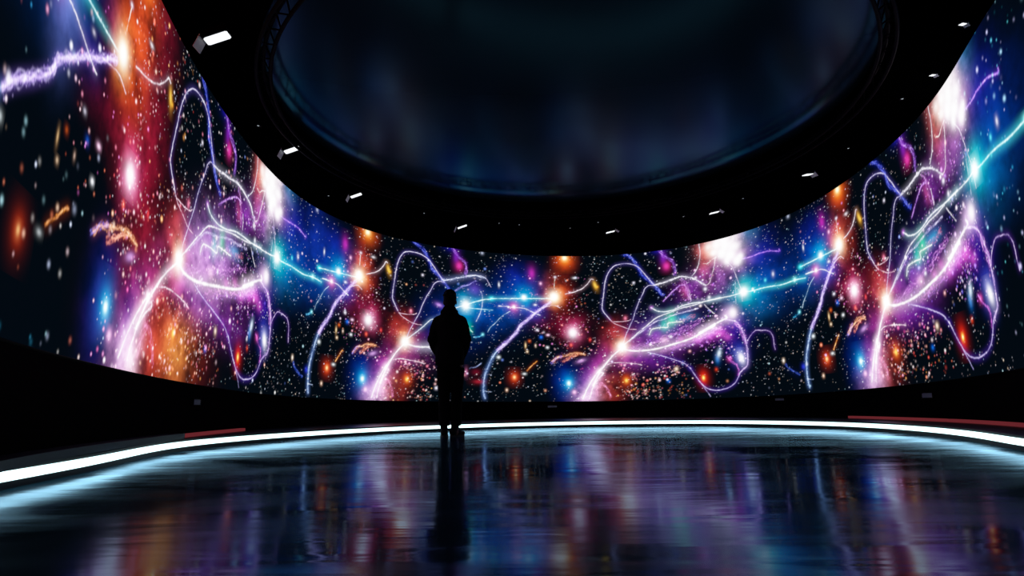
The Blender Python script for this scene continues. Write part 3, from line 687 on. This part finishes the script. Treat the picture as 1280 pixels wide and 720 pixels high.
# floodlights with barn doors
def box(bm, sx, sy, sz, loc=(0, 0, 0), rot=None, bev=0):
    m = Matrix.Translation(loc) @ (rot or Matrix.Identity(4)) @ Matrix.Diagonal((sx, sy, sz, 1))
    r = bmesh.ops.create_cube(bm, size=1, matrix=m)
    if bev: bmesh.ops.bevel(bm, geom=list({e for v in r['verts'] for e in v.link_edges}), offset=bev, segments=2, affect='EDGES')
def floodlight():
    r = empty('floodlight'); 
    bm = bmesh.new(); box(bm, .24, .15, .07, (0, 0, .045), None, .012)
    for k in range(6): box(bm, .006, .15, .03, (-.08 + k * .032, 0, .09))
    from_bm('housing', bm, M_METAL, r)
    bm = bmesh.new()
    bm.faces.new([bm.verts.new((.108 * cx, .052 * cy, .008)) for cx, cy in ((-1, -.8), (-.85, -1), (.85, -1), (1, -.8), (1, .8), (.85, 1), (-.85, 1), (-1, .8))])
    ext = bmesh.ops.extrude_face_region(bm, geom=bm.faces[:]); bmesh.ops.translate(bm, verts=[v for v in ext['geom'] if isinstance(v, bmesh.types.BMVert)], vec=(0, 0, -.010))
    o = from_bm('lens', bm, M_LENS, r); o['label'] = 'bright white lens'
    bm = bmesh.new(); box(bm, .005, .13, .13, (-.165, 0, .005), Matrix.Rotation(.75, 4, 'Y')); from_bm('barn_door', bm, M_GREY, r)
    bm = bmesh.new(); tube_mesh(bm, [(0, -.10, .05), (0, -.10, .09), (0, -.05, .108), (0, .05, .108), (0, .10, .09), (0, .10, .05)], .008, 6); from_bm('yoke', bm, M_METAL, r)
    bm = bmesh.new(); tube_mesh(bm, [(0, 0, .105), (0, 0, .13)], .018, 8); box(bm, .05, .05, .012, (0, 0, .124), None, .003); from_bm('clamp', bm, M_METAL, r)
    return r
def copy_tree(o, parent=None):
    c = o.copy(); col.objects.link(c); c.parent = parent
    for ch in o.children: copy_tree(ch, c)
    return c
proto = floodlight()
LP = [(-.511, .966, .95, 'floodlight with grey barn door at the upper left, nearest and largest on the left'),
      (-.539, 1.422, .85, 'second floodlight along the left of the ceiling ring, above the bright white burst'),
      (-.46, 1.742, .75, 'floodlight on the left of the ceiling ring, third from the near end'),
      (-.169, 2.051, .75, 'floodlight on the far ceiling ring almost above the standing person'),
      (.358, 2.14, .7, 'floodlight on the far ceiling ring, right of the picture centre'),
      (.672, 1.948, .7, 'floodlight on the right ceiling ring above the bright white cloud'),
      (.836, 1.635, .75, 'floodlight with lit barn door on the right side of the ceiling ring'),
      (.869, 1.149, .34, 'small floodlight at the upper right, the lower of the last two'),
      (.813, .982, .36, 'small floodlight at the upper right corner of the ceiling ring')]
for i, (x_, y_, sc_, lab) in enumerate(LP):
    o = proto if i == 0 else copy_tree(proto)
    p = W3(x_, y_, Z_TOP + .0045) - np.array([0, 0, .135 * sc_ + .012])
    o.location = p; dx, dy = x_ - CC[0], y_ - CC[1]
    o.rotation_euler = (0, (-.34 if x_ < .1 else .3), 0) if i != 6 else (.0, .35, 0)
    if x_ > .1: o.rotation_euler = (0, .22, math.pi + .5 * (1 if i > 5 else 0)); 
    o.scale = (sc_,) * 3
    tag(o, lab, 'floodlight', 'floodlights on the ceiling ring')

# pin-prick glowing dots added on the soffit
def glow_dot():
    r = empty('glow_dot')
    bm = bmesh.new(); a = [[bm.verts.new((q * math.cos(t), q * math.sin(t), z)) for t in [math.pi * k / 6 for k in range(12)]] for q, z in ((.030, 0), (.032, -.012), (.020, -.014), (.016, -.004))]
    for i in range(3):
        for k in range(12): bm.faces.new((a[i][k], a[i][(k + 1) % 12], a[i + 1][(k + 1) % 12], a[i + 1][k]))
    from_bm('bezel', bm, M_METAL, r)
    bm = bmesh.new(); bmesh.ops.create_uvsphere(bm, u_segments=8, v_segments=5, radius=.014, matrix=Matrix.Translation((0, 0, -.004)) @ Matrix.Diagonal((1, 1, .6, 1))); from_bm('glow_bead', bm, M_DOT, r)
    return r
M_DOT = emitter('pin_glow', (.8, .9, 1), .6)
d0 = glow_dot()
DL = [(-.593, 1.343, 'by the second floodlight on the left'), (-.56, 1.798, 'by the third floodlight on the left'), (-.29, 1.969, 'left of the floodlight above the person'), (-.123, 1.985, 'just right of the floodlight above the person'),
      (-.042, 2.084, 'second to the right of the floodlight above the person'), (.029, 2.105, 'third to the right of the floodlight above the person'), (.214, 2.152, 'on the far soffit near the picture centre'), (.308, 2.091, 'just left of the floodlight right of centre'),
      (.597, 2.043, 'left of the floodlight above the white cloud'), (.743, 1.876, 'right of the floodlight above the white cloud'), (.89, 1.515, 'right of the floodlight with the lit barn door'), (.878, 1.263, 'on the right soffit below the two small floodlights')]
for i, (x_, y_, w_) in enumerate(DL):
    o = d0 if i == 0 else copy_tree(d0)
    o.location = W3(x_, y_, Z_TOP + .006); tag(o, 'tiny round glowing dot ' + w_, 'glow_dot', 'tiny glowing dots on the black soffit')

# ------------------------------------------------------------------ the visitor
def soft(name, bm, mat, parent, voxel, smooth=6, sub=False):
    me = bpy.data.meshes.new(name); bmesh.ops.recalc_face_normals(bm, faces=bm.faces); bm.to_mesh(me); bm.free()
    o = link(name, me, mat, parent)
    m = o.modifiers.new('remesh', 'REMESH'); m.mode = 'VOXEL'; m.voxel_size = voxel; m.use_smooth_shade = True
    if smooth:
        s_ = o.modifiers.new('smooth', 'SMOOTH'); s_.factor = .5; s_.iterations = smooth
    return o
def ell(bm, c, r, rot=None):
    bmesh.ops.create_uvsphere(bm, u_segments=20, v_segments=12, radius=1, matrix=Matrix.Translation(c) @ (rot or Matrix.Identity(4)) @ Matrix.Diagonal((*r, 1)))
def loft(bm, secs, seg=20):
    """vertical stack of ellipses: (x, y, z, rx, ry)"""
    rings = [[bm.verts.new((x + rx * math.cos(2 * math.pi * k / seg), y + ry * math.sin(2 * math.pi * k / seg), z)) for k in range(seg)] for x, y, z, rx, ry in secs]
    for A, B in zip(rings, rings[1:]):
        for k in range(seg): bm.faces.new((A[k], A[(k + 1) % seg], B[(k + 1) % seg], B[k]))
    bm.faces.new(rings[0][::-1]); bm.faces.new(rings[-1])
def limb(bm, P, R, seg=14):
    tube_mesh(bm, P, list(R), seg)
    for p, r in zip(P, R): ell(bm, p, (r * .98,) * 3)
M_SKIN = noisy('skin', (.10, .055, .04), (.12, .065, .048), 30, .6, .3, .05)
M_JACK = noisy('black_jacket', (.0025, .0025, .003), (.004, .004, .0045), 22, .9, .08, .3)
M_TROU = noisy('black_trousers', (.002, .002, .0025), (.0032, .0032, .0036), 30, .92, .06, .3)
M_SHOE = noisy('dark_shoe', (.003, .003, .0035), (.005, .005, .006), 25, .7, .15, .2)
M_HAIR = noisy('black_hair', (.0015, .0013, .0012), (.003, .0026, .0024), 60, .8, .15, .5, (1, 1, .2))
M_SOLE = principled('shoe_sole', (.02, .02, .022), .6, .2)

man = empty('person', (-.155 * SC, 1.532 * SC, 0), (0, 0, 0))
tag(man, 'person seen from behind in dark hooded jacket and trousers, arms bent forward, on polished floor', 'person')
SX = -.005
bm = bmesh.new()      # body: one surface
loft(bm, [(SX, 0, .84, .145, .10), (SX, 0, .95, .15, .11), (SX, 0, 1.08, .13, .095), (SX, 0, 1.22, .15, .105), (SX, 0, 1.34, .165, .105), (SX, .0, 1.40, .13, .08), (SX, .005, 1.46, .06, .06)])
limb(bm, [(SX, .005, 1.44), (SX, .02, 1.53)], [.056, .054])
hz = 1.60
ell(bm, (SX, .022, hz + .03), (.072, .092, .10)); ell(bm, (SX, .045, hz - .045), (.055, .062, .062)); ell(bm, (SX, .088, hz - .085), (.022, .020, .018))
limb(bm, [(SX, .108, hz + .02), (SX, .126, hz - .022)], [.009, .014]); ell(bm, (SX, .098, hz - .055), (.026, .012, .008)); ell(bm, (SX, .095, hz + .034), (.045, .012, .008))
for s_ in (-1, 1):
    ell(bm, (SX + s_ * .030, .098, hz + .012), (.012, .010, .008)); ell(bm, (SX + s_ * .076, .015, hz - .005), (.009, .017, .030))
    limb(bm, [(s_ * .085, 0, .86), (s_ * .088, .012, .48), (s_ * .072, -.012, .09)], [.070, .050, .036])
    limb(bm, [(s_ * .070, -.03, .05), (s_ * .085, .10, .035)], [.036, .028])
    # upper arm, forearm bending forward to the pocket, palm, fingers, thumb
    limb(bm, [(SX + s_ * .150, -.005, 1.345), (SX + s_ * .196, -.038, 1.145), (SX + s_ * .145, .115, .985)], [.044, .040, .027])
    ell(bm, (SX + s_ * .122, .150, .945), (.016, .040, .048), Matrix.Rotation(.6, 4, 'X'))
    for k, (fl_, dz) in enumerate(((.062, .020), (.070, .006), (.064, -.008), (.050, -.022))):
        b0 = Vector((SX + s_ * .120, .170 + dz * .9, .925 + dz)); b1 = b0 + Vector((-s_ * .012, .030, -.030)) * (fl_ / .06); b2 = b1 + Vector((-s_ * .022, .006, -.022)) * (fl_ / .06)
        limb(bm, [b0, b1, b2], [.0095, .0088, .0075], 8)
    limb(bm, [(SX + s_ * .110, .135, .955), (SX + s_ * .085, .160, .945), (SX + s_ * .072, .178, .930)], [.011, .0098, .0085], 8)
soft('body', bm, M_SKIN, man, .006, 3)
M_EYE = principled('eye', (.5, .5, .48), .2, .5); M_IRIS = principled('iris', (.03, .02, .015), .2, .5); M_LIP = principled('lips', (.11, .03, .028), .5, .3)
for s_ in (-1, 1):
    bm = bmesh.new(); ell(bm, (SX + s_ * .031, .102, hz + .011), (.0125, .008, .0065)); e_ = from_bm('eye', bm, M_EYE, man, True)
    bm = bmesh.new(); ell(bm, (SX + s_ * .031, .1085, hz + .011), (.0052, .003, .0055)); from_bm('iris', bm, M_IRIS, e_, True)
    bm = bmesh.new(); limb(bm, [(SX + s_ * .014, .112, hz + .030), (SX + s_ * .032, .112, hz + .035), (SX + s_ * .050, .098, hz + .029)], [.0035, .0042, .0025], 6); from_bm('eyebrow', bm, M_HAIR, man, True)
bm = bmesh.new(); ell(bm, (SX, .106, hz - .052), (.023, .007, .0042)); ell(bm, (SX, .105, hz - .060), (.019, .007, .0048)); from_bm('lips', bm, M_LIP, man, True)

bm = bmesh.new()      # hooded jacket
loft(bm, [(SX, .005, .83, .172, .125), (SX, .005, .86, .176, .130), (SX, .002, .98, .172, .13), (SX, 0, 1.10, .165, .128), (SX, -.002, 1.22, .178, .132), (SX, -.004, 1.33, .190, .13), (SX, -.002, 1.40, .155, .11), (SX, -.01, 1.455, .108, .095), (SX, -.01, 1.50, .085, .088), (SX, -.005, 1.53, .070, .075)])
ell(bm, (SX, -.065, 1.46), (.110, .080, .065)); ell(bm, (SX, -.045, 1.51), (.082, .060, .045))
for s_ in (-1, 1):
    ell(bm, (SX + s_ * .135, -.002, 1.372), (.080, .080, .060), Matrix.Rotation(s_ * .45, 4, 'Y'))
    limb(bm, [(SX + s_ * .150, -.002, 1.345), (SX + s_ * .180, -.02, 1.25), (SX + s_ * .203, -.04, 1.150), (SX + s_ * .188, .03, 1.07), (SX + s_ * .150, .12, .98)], [.066, .065, .063, .058, .05])
    ell(bm, (SX + s_ * .118, .135, .955), (.065, .055, .08))
    for q in range(5): ell(bm, (SX + s_ * (.172 + .007 * q), -.012 - .006 * q, 1.31 - q * .045), (.068, .069, .026), Matrix.Rotation(s_ * (.25 - .04 * q), 4, 'Y'))
soft('jacket', bm, M_JACK, man, .009, 5)

bm = bmesh.new()      # straight trousers
loft(bm, [(SX, 0, .76, .145, .112), (SX, 0, .86, .150, .118), (SX, 0, .96, .145, .112)])
for s_ in (-1, 1):
    o_x = .006
    loft(bm, [(o_x + s_ * .068, -.014, .125, .056, .066), (o_x + s_ * .070, -.014, .16, .062, .072), (o_x + s_ * .072, -.008, .30, .064, .074), (o_x + s_ * .076, .006, .48, .067, .080), (o_x + s_ * .078, .006, .62, .078, .092), (o_x + s_ * .080, 0, .80, .088, .105)])
    for q in range(3): ell(bm, (o_x + s_ * .068, -.012, .14 + q * .03), (.064 - .003 * q, .073, .014))
soft('trousers', bm, M_TROU, man, .008, 4)

for s_, ang in ((-1, .10), (1, -.55)):
    R_m = Matrix.Translation((.0 + s_ * .062, -.02, 0)) @ Matrix.Rotation(ang, 4, 'Z')
    bm = bmesh.new()
    ell(bm, (0, -.03, .055), (.042, .055, .050)); ell(bm, (0, .05, .045), (.044, .085, .036)); ell(bm, (0, .12, .036), (.045, .060, .028)); limb(bm, [(0, -.015, .06), (0, -.012, .12)], [.042, .040])
    bm.transform(R_m); sh = soft('shoe', bm, M_SHOE, man, .006, 3)
    bm = bmesh.new(); n = 28
    out = [(.046 * math.sin(t) * (1.0 + .08 * math.cos(t)), .045 + .13 * math.cos(t)) for t in [2 * math.pi * k / n for k in range(n)]]
    a = [bm.verts.new((x_, y_, 0.0)) for x_, y_ in out]; b = [bm.verts.new((x_ * 1.02, y_, .022)) for x_, y_ in out]
    bm.faces.new(a); bm.faces.new(b[::-1])
    for k in range(n): bm.faces.new((a[k], a[(k + 1) % n], b[(k + 1) % n], b[k]))
    bm.transform(R_m); from_bm('sole', bm, M_SOLE, sh)

bm = bmesh.new()      # short thick hair
ell(bm, (SX, .008, hz + .048), (.081, .098, .102)); ell(bm, (SX, -.022, hz - .01), (.074, .070, .085)); ell(bm, (SX, .05, hz + .09), (.06, .06, .045))
for k in range(60):
    t, q = random.uniform(0, 2 * math.pi), random.uniform(.1, 1.4)
    ell(bm, (SX + .078 * math.cos(t) * math.sin(q), .005 + .09 * math.sin(t) * math.sin(q) - .01, hz + .05 + .10 * math.cos(q)), (.014, .014, .012))
soft('hair', bm, M_HAIR, man, .006, 2)

# ------------------------------------------------------------------ camera, world, colour
cam = bpy.data.cameras.new('camera'); co = bpy.data.objects.new('camera', cam); col.objects.link(co)
cam.sensor_width = 36; cam.lens = 36 * F_PX / 1280; cam.clip_start = .02; cam.clip_end = 200
PITCH, ROLL = .22093949 - TILT, .01505
co.location = (0, 0, CAM_H)
co.rotation_euler = (Matrix.Rotation(math.pi / 2 + PITCH, 3, 'X') @ Matrix.Rotation(-ROLL, 3, 'Z')).to_euler()
bpy.context.scene.camera = co
wd = bpy.data.worlds.new('dark'); bpy.context.scene.world = wd; wd.use_nodes = True
wd.node_tree.nodes['Background'].inputs['Color'].default_value = (.0005, .001, .0015, 1); wd.node_tree.nodes['Background'].inputs['Strength'].default_value = .3
vs_ = bpy.context.scene.view_settings
vs_.view_transform = 'Standard'; vs_.look = 'None'; vs_.gamma = 1; vs_.use_curve_mapping = False; vs_.exposure = 0
